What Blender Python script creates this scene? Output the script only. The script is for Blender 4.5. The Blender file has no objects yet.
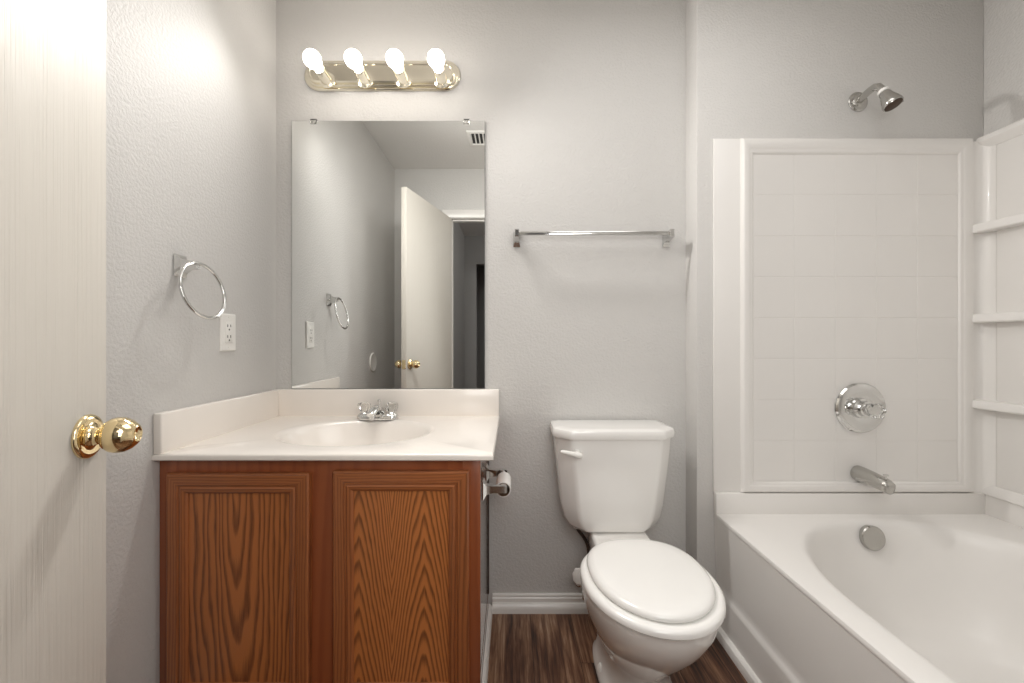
import bpy, bmesh, math, random
from mathutils import Vector, Matrix
C = bpy.context.scene
PI = math.pi
random.seed(4)

# ------------------------------------------------------------------ camera, world, exposure
cd = bpy.data.cameras.new('camera'); cam = bpy.data.objects.new('camera', cd); C.collection.objects.link(cam)
cd.sensor_width = 36.0; cd.lens = 423.0 / 1024 * 36; cd.clip_start = 0.01
cam.location = (0, 0, 1.05); cam.rotation_euler = (PI / 2, 0, 0)
C.camera = cam
w = bpy.data.worlds.new('world'); C.world = w; w.use_nodes = True
w.node_tree.nodes['Background'].inputs[0].default_value = (0.9, 0.95, 1, 1)
w.node_tree.nodes['Background'].inputs[1].default_value = 0.02
C.view_settings.view_transform = 'Standard'; C.view_settings.look = 'None'
C.view_settings.gamma = 1.0; C.view_settings.use_curve_mapping = False
C.view_settings.exposure = 0.06
C.cycles.max_bounces = 16; C.cycles.diffuse_bounces = 10; C.cycles.glossy_bounces = 6
C.cycles.transmission_bounces = 8; C.cycles.caustics_reflective = False; C.cycles.caustics_refractive = False
BULB = 17.0           # radiance of the lit bulbs
BACK, TUBW, LEFT, RIGHT, REAR, CEIL = 1.63, 1.533, -0.909, 1.71, -0.03, 2.385
JOG = 0.67
FL = 0.018      # floor level

def lamp(name, kind, loc, energy, color=(1, 1, 1), rot=(0, 0, 0), **kw):
    l = bpy.data.lights.new(name, kind); l.energy = energy; l.color = color
    for k, v in kw.items(): setattr(l, k, v)
    o = bpy.data.objects.new(name, l); C.collection.objects.link(o); o.location = loc; o.rotation_euler = rot
    return o
# two added soft fill lights, below the ceiling and beside the camera
lamp('ceiling_fill', 'AREA', (0.50, 0.80, 2.33), 5.0, (1.0, 0.985, 0.965), (0, 0, 0), shape='RECTANGLE', size=0.9, size_y=0.8)
lamp('camera_fill', 'AREA', (0.25, 0.0, 1.30), 9.0, (1.0, 0.985, 0.965), (math.radians(78), 0, math.radians(-14)), shape='RECTANGLE', size=0.6, size_y=0.8)
# added spots by the bulbs push light into the room; hall fill also added
for bx in (-0.700, -0.556, -0.411, -0.266):
    lamp('bulb_fill', 'SPOT', (bx, 1.43, 2.035), 14.0 + 36 * (bx + 0.46), (1.0, 0.97, 0.93), Vector((0.62 + 0.95 * (bx + 0.266), -0.75, -0.45 + 0.5 * (bx + 0.266))).to_track_quat('-Z', 'Y').to_euler(), spot_size=math.radians(179), spot_blend=1.0, shadow_soft_size=0.03)
lamp('hall_fill', 'POINT', (0.9, -1.1, 2.2), 13.0, (1.0, 0.97, 0.93), shadow_soft_size=0.15)

# ------------------------------------------------------------------ materials
def new_mat(name):
    m = bpy.data.materials.new(name); m.use_nodes = True
    nt = m.node_tree; b = nt.nodes['Principled BSDF']
    return m, nt, b
def node(nt, t, **kw):
    n = nt.nodes.new(t)
    for k, v in kw.items():
        if k in n.inputs: n.inputs[k].default_value = v
        else: setattr(n, k, v)
    return n
def lk(nt, a, b): nt.links.new(a, b)
def math_(nt, op, a, b=None):
    n = nt.nodes.new('ShaderNodeMath'); n.operation = op
    for i, v in enumerate((a, b)):
        if v is None: continue
        if isinstance(v, (int, float)): n.inputs[i].default_value = v
        else: lk(nt, v, n.inputs[i])
    return n.outputs[0]
def ramp(nt, fac, stops):
    n = nt.nodes.new('ShaderNodeValToRGB'); e = n.color_ramp.elements
    while len(e) < len(stops): e.new(0.5)
    for i, (p, c) in enumerate(stops): e[i].position = p; e[i].color = (*c, 1)
    lk(nt, fac, n.inputs[0]); return n.outputs[0]
def coords(nt, scale=(1, 1, 1), loc=(0, 0, 0)):
    t = nt.nodes.new('ShaderNodeTexCoord'); mp = nt.nodes.new('ShaderNodeMapping')
    mp.inputs['Scale'].default_value = scale; mp.inputs['Location'].default_value = loc
    lk(nt, t.outputs['Object'], mp.inputs['Vector']); return mp.outputs[0]
def bump(nt, b, h, strength, dist):
    n = nt.nodes.new('ShaderNodeBump'); n.inputs['Strength'].default_value = strength; n.inputs['Distance'].default_value = dist
    lk(nt, h, n.inputs['Height']); lk(nt, n.outputs[0], b.inputs['Normal'])
def srgb(r, g, b):
    f = lambda c: (c / 255 / 12.92) if c / 255 <= .04045 else ((c / 255 + .055) / 1.055) ** 2.4
    return (f(r), f(g), f(b))

def plain(name, col, rough=0.4, metal=0.0, coat=0.0, spec=0.5, vary=0.03, vscale=6.0):
    m, nt, b = new_mat(name)
    n = node(nt, 'ShaderNodeTexNoise', Scale=vscale, Detail=3.0); lk(nt, coords(nt), n.inputs['Vector'])
    lo = tuple(c * (1 - vary) for c in col); hi = tuple(min(1, c * (1 + vary)) for c in col)
    lk(nt, ramp(nt, n.outputs[0], [(0.3, lo), (0.7, hi)]), b.inputs['Base Color'])
    b.inputs['Roughness'].default_value = rough; b.inputs['Metallic'].default_value = metal
    b.inputs['Coat Weight'].default_value = coat; b.inputs['Coat Roughness'].default_value = 0.05
    b.inputs['Specular IOR Level'].default_value = spec
    return m
def paint(name, col, scale=120, strength=0.33, dist=0.002, rough=0.55):
    m, nt, b = new_mat(name); v = coords(nt)
    n = node(nt, 'ShaderNodeTexNoise', Scale=float(scale), Detail=3.0, Roughness=0.55); lk(nt, v, n.inputs['Vector'])
    n2 = node(nt, 'ShaderNodeTexNoise', Scale=1.7, Detail=2.0); lk(nt, v, n2.inputs['Vector'])
    lk(nt, ramp(nt, n2.outputs[0], [(0.3, tuple(c * .985 for c in col)), (0.7, tuple(c * 1.015 for c in col))]), b.inputs['Base Color'])
    h = ramp(nt, n.outputs[0], [(0.38, (0, 0, 0)), (0.62, (1, 1, 1))])
    bump(nt, b, h, strength, dist); b.inputs['Roughness'].default_value = rough
    return m
def wood(name, light, dark, axis='z', rings=85.0, x0=0.0, d0=0.05, tilt=0.06, z0=0.0, flip=1, mirror=None, contrast=(0.3, 1.0), rough=0.38, wobble=0.03, arrow=False, coat=0.25, bmp=-0.12):
    """plain-sawn oak: tilted growth rings cut flat give the cathedral figure"""
    m, nt, b = new_mat(name)
    t = nt.nodes.new('ShaderNodeTexCoord'); s = nt.nodes.new('ShaderNodeSeparateXYZ'); lk(nt, t.outputs['Object'], s.inputs[0])
    across, along = (s.outputs['X'], s.outputs['Z']) if axis == 'z' else (s.outputs['Z'], s.outputs['X'])
    cmb = nt.nodes.new('ShaderNodeCombineXYZ'); lk(nt, across, cmb.inputs[0]); lk(nt, s.outputs['Y'], cmb.inputs[1])
    lk(nt, math_(nt, 'MULTIPLY', along, 0.13), cmb.inputs[2])
    nz = node(nt, 'ShaderNodeTexNoise', Scale=14.0, Detail=3.0, Roughness=0.55); lk(nt, cmb.outputs[0], nz.inputs['Vector'])
    wob = math_(nt, 'MULTIPLY', math_(nt, 'SUBTRACT', nz.outputs[0], 0.5), wobble)
    dx = math_(nt, 'SUBTRACT', across, x0)
    if mirror: dx = math_(nt, 'PINGPONG', math_(nt, 'ADD', dx, 10 * mirror), mirror)
    dx = math_(nt, 'ADD', dx, wob)
    dz = math_(nt, 'MULTIPLY_ADD', along, tilt * flip); nt.nodes[-1].inputs[2].default_value = (0.0 if arrow else d0) - tilt * flip * z0
    if arrow:
        ad = math_(nt, 'ABSOLUTE', dx)
        r = math_(nt, 'ADD', math_(nt, 'ADD', math_(nt, 'SQRT', math_(nt, 'ADD', math_(nt, 'MULTIPLY', dx, dx), d0 * d0)), math_(nt, 'MULTIPLY', math_(nt, 'MULTIPLY', ad, ad), 13.0)), math_(nt, 'ADD', dz, 10.0))
    else:
        r = math_(nt, 'SQRT', math_(nt, 'ADD', math_(nt, 'MULTIPLY', dx, dx), math_(nt, 'MULTIPLY', dz, dz)))
    ph = math_(nt, 'FRACT', math_(nt, 'MULTIPLY', r, rings))
    # a soft rise then a quick fall per ring
    saw = math_(nt, 'MULTIPLY', ph, math_(nt, 'SUBTRACT', 1.0, math_(nt, 'POWER', ph, 6.0)))
    saw = math_(nt, 'POWER', math_(nt, 'MULTIPLY', saw, 1.35), 1.6)
    pc = nt.nodes.new('ShaderNodeCombineXYZ'); lk(nt, math_(nt, 'MULTIPLY', across, 900.0), pc.inputs[0]); lk(nt, math_(nt, 'MULTIPLY', along, 22.0), pc.inputs[2])
    pores = node(nt, 'ShaderNodeTexNoise', Scale=1.0, Detail=2.0); lk(nt, pc.outputs[0], pores.inputs['Vector'])
    pore = math_(nt, 'MULTIPLY', math_(nt, 'SUBTRACT', pores.outputs[0], 0.45), 0.9)
    val = math_(nt, 'ADD', saw, pore)
    col = ramp(nt, val, [(contrast[0], light), (contrast[1], dark)])
    big = node(nt, 'ShaderNodeTexNoise', Scale=5.0, Detail=1.0); lk(nt, cmb.outputs[0], big.inputs['Vector'])
    hs = nt.nodes.new('ShaderNodeHueSaturation'); lk(nt, col, hs.inputs['Color'])
    lk(nt, math_(nt, 'ADD', 0.75, math_(nt, 'MULTIPLY', big.outputs[0], 0.5)), hs.inputs['Value'])
    lk(nt, hs.outputs[0], b.inputs['Base Color'])
    if bmp: bump(nt, b, val, bmp, 0.001)
    b.inputs['Roughness'].default_value = rough
    b.inputs['Coat Weight'].default_value = coat; b.inputs['Coat IOR'].default_value = 1.5 if coat < 0.5 else 1.7; b.inputs['Coat Roughness'].default_value = 0.2 if coat < 0.5 else 0.06
    return m
def door_paint(name, col):
    m, nt, b = new_mat(name)
    v = coords(nt, (170, 170, 2.2)); n = node(nt, 'ShaderNodeTexNoise', Scale=1.0, Detail=4.0, Roughness=0.6); lk(nt, v, n.inputs['Vector'])
    v2 = coords(nt, (26, 26, 0.6)); n2 = node(nt, 'ShaderNodeTexNoise', Scale=1.0, Detail=2.0); lk(nt, v2, n2.inputs['Vector'])
    h = math_(nt, 'MULTIPLY', ramp(nt, n.outputs[0], [(0.4, (0, 0, 0)), (0.6, (1, 1, 1))]), n2.outputs[0])
    bump(nt, b, h, 0.6, 0.0018); b.inputs['Base Color'].default_value = (*col, 1); b.inputs['Roughness'].default_value = 0.5; b.inputs['Specular IOR Level'].default_value = 0.3
    return m
def plank_floor(name):
    m, nt, b = new_mat(name)
    t = nt.nodes.new('ShaderNodeTexCoord'); s = nt.nodes.new('ShaderNodeSeparateXYZ'); lk(nt, t.outputs['Object'], s.inputs[0])
    W, L = 0.152, 0.92
    u = math_(nt, 'DIVIDE', math_(nt, 'ADD', s.outputs['X'], 0.083 + 10 * W), W); iu = math_(nt, 'FLOOR', u)
    off = math_(nt, 'MULTIPLY', math_(nt, 'FRACT', math_(nt, 'MULTIPLY', iu, 0.377)), L)
    v = math_(nt, 'DIVIDE', math_(nt, 'ADD', math_(nt, 'ADD', s.outputs['Y'], off), 10.12), L); iv = math_(nt, 'FLOOR', v)
    cid = nt.nodes.new('ShaderNodeCombineXYZ'); lk(nt, iu, cid.inputs[0]); lk(nt, iv, cid.inputs[1])
    wn = nt.nodes.new('ShaderNodeTexWhiteNoise'); wn.noise_dimensions = '3D'; lk(nt, cid.outputs[0], wn.inputs['Vector'])
    shift = math_(nt, 'MULTIPLY', wn.outputs['Value'], 40.0)
    def streak(sx, sy, det, dist=0.0):
        c = nt.nodes.new('ShaderNodeCombineXYZ'); lk(nt, math_(nt, 'MULTIPLY', s.outputs['X'], sx), c.inputs[0])
        lk(nt, math_(nt, 'ADD', math_(nt, 'MULTIPLY', s.outputs['Y'], sy), shift), c.inputs[1]); lk(nt, shift, c.inputs[2])
        n = node(nt, 'ShaderNodeTexNoise', Scale=1.0, Detail=det, Roughness=0.62, Distortion=dist); lk(nt, c.outputs[0], n.inputs['Vector']); return n.outputs[0]
    a = streak(70, 3.2, 6.0, 0.6); bl = streak(16, 2.6, 3.0, 0.5); fine = streak(300, 14, 3.0)
    val = math_(nt, 'ADD', math_(nt, 'ADD', math_(nt, 'MULTIPLY', a, 0.5), math_(nt, 'MULTIPLY', bl, 0.45)), math_(nt, 'MULTIPLY', fine, 0.2))
    val = math_(nt, 'ADD', val, math_(nt, 'MULTIPLY', math_(nt, 'SUBTRACT', wn.outputs['Value'], 0.5), 0.09))
    col = ramp(nt, val, [(0.45, srgb(40, 24, 17)), (0.55, srgb(92, 60, 43)), (0.64, srgb(136, 102, 78)), (0.74, srgb(180, 154, 130))])
    fu = math_(nt, 'FRACT', u); fv = math_(nt, 'FRACT', v)
    eu = math_(nt, 'MINIMUM', fu, math_(nt, 'SUBTRACT', 1.0, fu)); ev = math_(nt, 'MULTIPLY', math_(nt, 'MINIMUM', fv, math_(nt, 'SUBTRACT', 1.0, fv)), L / W)
    seam = math_(nt, 'LESS_THAN', math_(nt, 'MINIMUM', eu, ev), 0.006)
    mx = nt.nodes.new('ShaderNodeMix'); mx.data_type = 'RGBA'; lk(nt, seam, mx.inputs['Factor']); lk(nt, col, mx.inputs['A']); mx.inputs['B'].default_value = (*srgb(34, 22, 16), 1)
    lk(nt, mx.outputs['Result'], b.inputs['Base Color'])
    bump(nt, b, val, 0.25, 0.001); b.inputs['Roughness'].default_value = 0.42
    return m
def glow(name, col, strength):
    m, nt, b = new_mat(name); b.inputs['Base Color'].default_value = (0.9, 0.9, 0.9, 1)
    b.inputs['Emission Color'].default_value = (*col, 1); b.inputs['Emission Strength'].default_value = strength
    return m
def clear(name, rough=0.02):
    m, nt, b = new_mat(name); b.inputs['Base Color'].default_value = (0.97, 0.97, 0.96, 1)
    b.inputs['Transmission Weight'].default_value = 1.0; b.inputs['IOR'].default_value = 1.49; b.inputs['Roughness'].default_value = rough
    return m

M = dict(
    wall=paint('grey wall paint', (0.60, 0.59, 0.575)),
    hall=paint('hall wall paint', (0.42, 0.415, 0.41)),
    ceil=paint('white ceiling paint', (0.74, 0.725, 0.705), 90, 0.3),
    trim=plain('white trim paint', (0.80, 0.785, 0.76), 0.3, vary=0.01),
    door=door_paint('cream door paint', (0.66, 0.63, 0.575)),
    floor=plank_floor('dark vinyl planks'),
    china=plain('white vitreous china', (0.83, 0.82, 0.80), 0.12, coat=0.6, vary=0.01),
    seat=plain('white toilet seat enamel', (0.85, 0.845, 0.825), 0.2, coat=0.3, vary=0.01),
    tub=plain('white acrylic', (0.76, 0.745, 0.725), 0.34, coat=0.08, vary=0.01),
    top=plain('cultured marble', (0.85, 0.805, 0.755), 0.2, coat=0.3, vary=0.012, vscale=9),
    chrome=plain('chrome', (0.70, 0.70, 0.69), 0.09, 1.0, vary=0.01),
    nickel=plain('worn chrome', (0.52, 0.51, 0.485), 0.2, 1.0, vary=0.05),
    brass=plain('polished brass', (0.90, 0.74, 0.45), 0.10, 1.0, vary=0.02),
    gilt=plain('champagne brass', (0.90, 0.85, 0.72), 0.16, 1.0, vary=0.02),
    mirror=plain('silvered glass', (0.90, 0.915, 0.905), 0.0, 1.0, vary=0.0),
    edge=plain('mirror edge', (0.20, 0.22, 0.21), 0.3, 0.5),
    plastic=plain('white plastic', (0.82, 0.81, 0.78), 0.35, vary=0.01),
    dark=plain('dark slot', (0.02, 0.02, 0.02), 0.6),
    hose=plain('brown braided hose', (0.055, 0.035, 0.025), 0.5, 0.2, vary=0.3, vscale=300),
    paper=plain('toilet paper', (0.82, 0.81, 0.79), 0.9, vary=0.02, vscale=60),
    card=plain('cardboard core', (0.20, 0.13, 0.085), 0.9, vary=0.1, vscale=60),
    bulb=glow('lit bulb', (1.0, 0.93, 0.84), BULB),
    clear=clear('clear acrylic'),
    carcass=wood('oak veneer carcass', srgb(176, 116, 66), srgb(146, 88, 48), 'z', 60, 0.0, 0.2, 0.02, rough=0.2, coat=1.0, bmp=0),
    rail=wood('oak face frame', srgb(152, 84, 48), srgb(134, 70, 39), 'z', 40, 0.62, 0.12, 0.05, rough=0.33),
    stile_v=wood('oak door stiles', srgb(160, 96, 54), srgb(116, 65, 36), 'z', 130, 0.9, 0.12, 0.01),
    stile_h=wood('oak door rails', srgb(160, 96, 54), srgb(116, 65, 36), 'x', 130, 1.9, 0.12, 0.01),
    panel_a=wood('oak panel with long cathedral', srgb(178, 108, 58), srgb(86, 46, 24), 'z', 72, 0.208, 0.0, 0.10, 0.66, -1, rough=0.34, wobble=0.06),
    panel_b=wood('oak panel with arrowhead figure', srgb(188, 116, 62), srgb(88, 48, 24), 'z', 50, 0.518, 0.003, 0.33, 0.25, 1, 0.0835, rough=0.34, wobble=0.034, arrow=True),
    gap=plain('dark stained wood', (0.055, 0.03, 0.017), 0.6),  # dark brown base colour for toe kick, scribe strip and spray face
)

# ------------------------------------------------------------------ mesh helpers
class MB:
    def __init__(s): s.bm = bmesh.new()
    def box(s, x0, x1, y0, y1, z0, z1, bev=0.0, seg=2):
        t = bmesh.new(); bmesh.ops.create_cube(t, size=1)
        for v in t.verts: v.co = Vector(((x0 + x1) / 2 + v.co.x * (x1 - x0), (y0 + y1) / 2 + v.co.y * (y1 - y0), (z0 + z1) / 2 + v.co.z * (z1 - z0)))
        if bev: bmesh.ops.bevel(t, geom=t.edges[:], offset=bev, segments=seg, profile=0.5, affect='EDGES')
        return s.join(t)
    def join(s, t, mat=None):
        if mat: bmesh.ops.transform(t, matrix=mat, verts=t.verts[:])
        me = bpy.data.meshes.new('t'); t.to_mesh(me); t.free(); s.bm.from_mesh(me); bpy.data.meshes.remove(me); return s
    def loft(s, rings, closed=True, cap0=True, cap1=True, loop=False):
        vs = [[s.bm.verts.new(p) for p in r] for r in rings]; n = len(vs[0])
        pairs = list(zip(vs, vs[1:])) + ([(vs[-1], vs[0])] if loop else [])
        for a, b in pairs:
            for i in range(n if closed else n - 1):
                j = (i + 1) % n
                try: s.bm.faces.new((a[i], a[j], b[j], b[i]))
                except ValueError: pass
        if not loop and closed:
            if cap0: s.bm.faces.new(list(reversed(vs[0])))
            if cap1: s.bm.faces.new(vs[-1])
        return s
    def lathe(s, prof, o, axis, n=40, cap=True):
        """prof = [(distance along axis, radius)]"""
        o = Vector(o); a = Vector(axis).normalized()
        u = a.orthogonal().normalized(); v = a.cross(u)
        rings = [[o + a * d + (u * math.cos(2 * PI * i / n) + v * math.sin(2 * PI * i / n)) * max(r, 1e-5) for i in range(n)] for d, r in prof]
        return s.loft(rings, True, cap, cap)
    def tube(s, pts, r, n=16, cap=True):
        pts = [Vector(p) for p in pts]; rs = r if isinstance(r, (list, tuple)) else [r] * len(pts)
        rings = []; u = None
        for i, p in enumerate(pts):
            d = (pts[min(i + 1, len(pts) - 1)] - pts[max(i - 1, 0)]).normalized()
            u = d.orthogonal().normalized() if u is None else (u - d * u.dot(d)).normalized()
            v = d.cross(u)
            rings.append([p + (u * math.cos(2 * PI * k / n) + v * math.sin(2 * PI * k / n)) * rs[i] for k in range(n)])
        return s.loft(rings, True, cap, cap)
    def torus(s, c, R, r, ux, uy, n=56, m=12):
        c, ux, uy = Vector(c), Vector(ux).normalized(), Vector(uy).normalized(); nz = ux.cross(uy)
        rings = []
        for i in range(n):
            a = 2 * PI * i / n; d = ux * math.cos(a) + uy * math.sin(a)
            rings.append([c + d * (R + r * math.cos(2 * PI * k / m)) + nz * r * math.sin(2 * PI * k / m) for k in range(m)])
        return s.loft(rings, True, loop=True)
    def prism(s, poly, axis, a0, a1):
        """poly in the two other axes, extruded along axis ('x','y','z')"""
        def P(q, a): return {'x': (a, q[0], q[1]), 'y': (q[0], a, q[1]), 'z': (q[0], q[1], a)}[axis]
        return s.loft([[P(q, a0) for q in poly], [P(q, a1) for q in poly]])

def obj(name, mb, mat, parent=None, smooth=38, label=None):
    bm = mb.bm if isinstance(mb, MB) else mb
    bmesh.ops.remove_doubles(bm, verts=bm.verts[:], dist=1e-6)
    bmesh.ops.recalc_face_normals(bm, faces=bm.faces[:])
    me = bpy.data.meshes.new(name)
    if smooth:
        for f in bm.faces: f.smooth = True
        for e in bm.edges:
            if len(e.link_faces) == 2 and e.calc_face_angle(0) > math.radians(smooth): e.smooth = False
    bm.to_mesh(me); bm.free()
    me.materials.append(mat)
    o = bpy.data.objects.new(name, me); C.collection.objects.link(o)
    if parent is not None:
        bpy.context.view_layer.update()
        me.transform(parent.matrix_world.inverted()); o.parent = parent
    if label: o['label'] = label
    return o
def rooted(name, mb, mat, loc, smooth=38):
    """a one-mesh thing whose origin sits at its base"""
    o = obj(name, mb, mat, None, smooth); o.data.transform(Matrix.Translation(-Vector(loc))); o.location = loc
    bpy.context.view_layer.update(); return o
def tag(o, label, cat, group=None):
    o['label'] = label; o['category'] = cat
    if group: o['group'] = group
    return o
def thing(name, label, cat, loc, group=None, rotz=0):
    o = bpy.data.objects.new(name, None); C.collection.objects.link(o); o.empty_display_size = 0.05
    o.location = loc; o.rotation_euler = (0, 0, rotz); tag(o, label, cat, group); bpy.context.view_layer.update(); return o
def struct(name, mb, mat, label=None, parent=None, smooth=30):
    o = obj(name, mb, mat, parent, smooth)
    if parent is None: o['kind'] = 'structure'
    if label: o['label'] = label
    return o
def panel_with_hole(mb, x0, x1, z0, z1, hx0, hx1, hz1, y0, y1):
    mb.box(x0, hx0, y0, y1, z0, z1); mb.box(hx1, x1, y0, y1, z0, z1); mb.box(hx0, hx1, y0, y1, hz1, z1); return mb
def dup(o, parent=None):
    c = o.copy(); C.collection.objects.link(c)
    if parent is not None: c.parent = parent
    return c

# ------------------------------------------------------------------ setting
DX0, DX1, DH = -0.475, 0.265, 2.005        # doorway
struct('floor', MB().box(LEFT - 0.1, RIGHT + 0.1, -0.16, BACK + 0.1, -0.1, FL), M['floor'], 'dark brown wood-look vinyl plank floor')
struct('ceiling', MB().box(LEFT - 0.1, RIGHT + 0.1, REAR - 0.11, BACK + 0.1, CEIL, CEIL + 0.1), M['ceil'], 'white ceiling')
struct('wall_left', MB().box(LEFT - 0.1, LEFT, REAR - 0.11, BACK + 0.1, 0, CEIL), M['wall'], 'light grey textured wall on the left')
struct('wall_back', MB().box(LEFT, JOG, BACK, BACK + 0.1, 0, CEIL), M['wall'], 'light grey textured wall behind vanity and toilet')
struct('wall_tub', MB().box(JOG, RIGHT, TUBW, BACK + 0.1, 0, CEIL, 0.004), M['wall'], 'light grey wall projecting at the end of the bathtub')
struct('wall_right', MB().box(RIGHT, RIGHT + 0.1, REAR - 0.11, BACK + 0.1, 0, CEIL), M['wall'], 'light grey wall along the bathtub')
struct('wall_rear', panel_with_hole(MB(), LEFT, RIGHT, 0, CEIL, DX0 - 0.018, DX1 + 0.018, DH + 0.018, REAR - 0.11, REAR), M['wall'], 'light grey wall with the doorway')
# hall beyond the doorway, seen dark in the mirror
HY = -2.1
struct('floor_hall', MB().box(-0.7, 1.6, HY - 1.6, -0.16, -0.1, FL), M['floor'])
struct('ceiling_hall', MB().box(-0.7, 1.6, HY - 1.6, REAR - 0.11, CEIL, CEIL + 0.1), M['ceil'])
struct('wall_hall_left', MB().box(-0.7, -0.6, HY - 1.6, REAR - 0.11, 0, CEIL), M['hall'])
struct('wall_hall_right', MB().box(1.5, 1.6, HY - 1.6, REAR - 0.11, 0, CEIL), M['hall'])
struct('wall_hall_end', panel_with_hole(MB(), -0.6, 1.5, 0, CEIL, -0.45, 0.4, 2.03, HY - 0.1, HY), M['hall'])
struct('wall_hall_far', MB().box(-0.7, 1.6, HY - 1.7, HY - 1.6, 0, CEIL), M['hall'])
# door jamb and casing
j = MB(); j.box(DX0 - 0.018, DX0, REAR - 0.115, REAR, 0, DH); j.box(DX1, DX1 + 0.018, REAR - 0.115, REAR, 0, DH)
j.box(DX0 - 0.018, DX1 + 0.018, REAR - 0.115, REAR, DH, DH + 0.018)
j.box(DX0, DX0 + 0.01, REAR - 0.085, REAR - 0.045, 0, DH); j.box(DX1 - 0.01, DX1, REAR - 0.085, REAR - 0.045, 0, DH); j.box(DX0, DX1, REAR - 0.085, REAR - 0.045, DH - 0.01, DH)
struct('trim_jamb', j, M['trim'], 'white door jamb')
def casing(side):
    y0, s = (REAR, 1) if side > 0 else (REAR - 0.115, -1)
    pr = [(0.0, 0), (0.0, 0.008), (0.012, 0.012), (0.035, 0.015), (0.05, 0.012), (0.057, 0.010), (0.057, 0)]
    e = 0.006; rings = []
    for p, mv in (((DX0 - e, 0), (-1, 0)), ((DX0 - e, DH + e), (-1, 1)), ((DX1 + e, DH + e), (1, 1)), ((DX1 + e, 0), (1, 0))):
        rings.append([(p[0] + a * mv[0], y0 + s * d, p[1] + a * mv[1]) for a, d in pr])
    return MB().loft(rings)
struct('trim_casing', casing(1), M['trim'], 'white moulded casing around the doorway')
struct('trim_casing_hall', casing(-1), M['trim'])
# baseboards and shoe mouldings
BP = [(0, FL), (0, 0.081), (-0.007, 0.081), (-0.010, 0.078), (-0.010, 0.071), (-0.013, 0.067), (-0.013, FL)]
SP = [(0, FL), (0, FL + 0.034), (-0.006, FL + 0.033), (-0.012, FL + 0.027), (-0.015, FL + 0.016), (-0.015, FL)]
def sweep_y(poly, X, y0, y1, sgn):    # runs along Y on a wall at X; sgn = direction into the room
    return MB().loft([[(X - sgn * a, y, z) for a, z in poly] for y in (y0, y1)])
def sweep_x(poly, Y, x0, x1, sgn=1):
    return MB().loft([[(x, Y + sgn * a, z) for a, z in poly] for x in (x0, x1)])
struct('baseboard_back', sweep_x(BP, BACK, -0.075, JOG), M['trim'], 'white baseboard behind the toilet')
struct('baseboard_jog', sweep_y(BP, JOG, TUBW, BACK - 0.013, -1), M['trim'])
struct('baseboard_tub', sweep_x(BP, TUBW, JOG - 0.013, 0.735), M['trim'])
struct('baseboard_left', sweep_y(BP, LEFT, REAR, 1.085, 1), M['trim'])
struct('baseboard_rear', sweep_x(BP, REAR, LEFT + 0.013, DX0 - 0.065, -1), M['trim'])
struct('trim_shoe_back', sweep_x(SP, BACK - 0.013, -0.075, JOG - 0.013), M['trim'], 'white shoe moulding along the back wall')
struct('trim_shoe_vanity', sweep_y(SP, -0.089, 1.10, BACK - 0.02, 1), M['trim'], 'white shoe moulding along the vanity side')
struct('trim_shoe_tub', sweep_y([(a * 1.2, z) for a, z in SP], 0.7305, REAR, TUBW - 0.013, -1), M['trim'], 'white shoe moulding along the tub apron')

# ------------------------------------------------------------------ door
ang = math.atan2(0.181, 0.671)
door = bpy.data.objects.new('door_1', None); C.collection.objects.link(door); door['kind'] = 'structure'
door['label'] = 'open cream painted door with brass knobs'
door.location = (-0.462, 0.0, 0.0); door.rotation_euler = (0, 0, PI / 2 + ang); bpy.context.view_layer.update()
# door space: x along the leaf away from the hinge, -y is the face seen from the doorway
def dlocal(mb):
    for v in mb.bm.verts: v.co = door.matrix_world @ v.co
    return mb
def dbox(*a, **k): return dlocal(MB().box(*a, **k))
obj('door_leaf', dbox(0.0, 0.695, 0.0, 0.035, FL + 0.008, 1.993, bev=0.0015), M['door'], door)
KX, KZ = 0.695 - 0.044, 0.909
knob_prof = [(0.012, 0.0125), (0.020, 0.0125), (0.0225, 0.016), (0.025, 0.021), (0.032, 0.0255), (0.039, 0.0268), (0.047, 0.0258), (0.055, 0.0215), (0.061, 0.016), (0.063, 0.0135), (0.0635, 0.011), (0.0605, 0.0085), (0.0595, 0.0)]
rose_prof = [(0, 0.0325), (0.002, 0.0328), (0.0045, 0.0315), (0.006, 0.028), (0.006, 0.023), (0.0055, 0.019), (0.0075, 0.0155), (0.012, 0.0128), (0.016, 0.0125), (0.016, 0)]
for side, y0 in ((-1, 0.0), (1, 0.035)):
    r = obj('knob_rosette', dlocal(MB().lathe(rose_prof, (KX, y0, KZ), (0, side, 0), 48)), M['brass'], door, 55, 'polished brass rosette')
    obj('door_knob', dlocal(MB().lathe(knob_prof, (KX, y0, KZ), (0, side, 0), 48)), M['brass'], r, 55, 'polished brass knob')
obj('latch_plate', dbox(0.695, 0.6965, 0.005, 0.030, KZ - 0.028, KZ + 0.028, bev=0.0004), M['brass'], door)
for z in (0.2, 1.0, 1.8):
    obj('hinge', dlocal(MB().lathe([(0, 0.006), (0.09, 0.006)], (-0.006, 0.037, z), (0, 0, 1), 12)), M['brass'], door)

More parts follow.
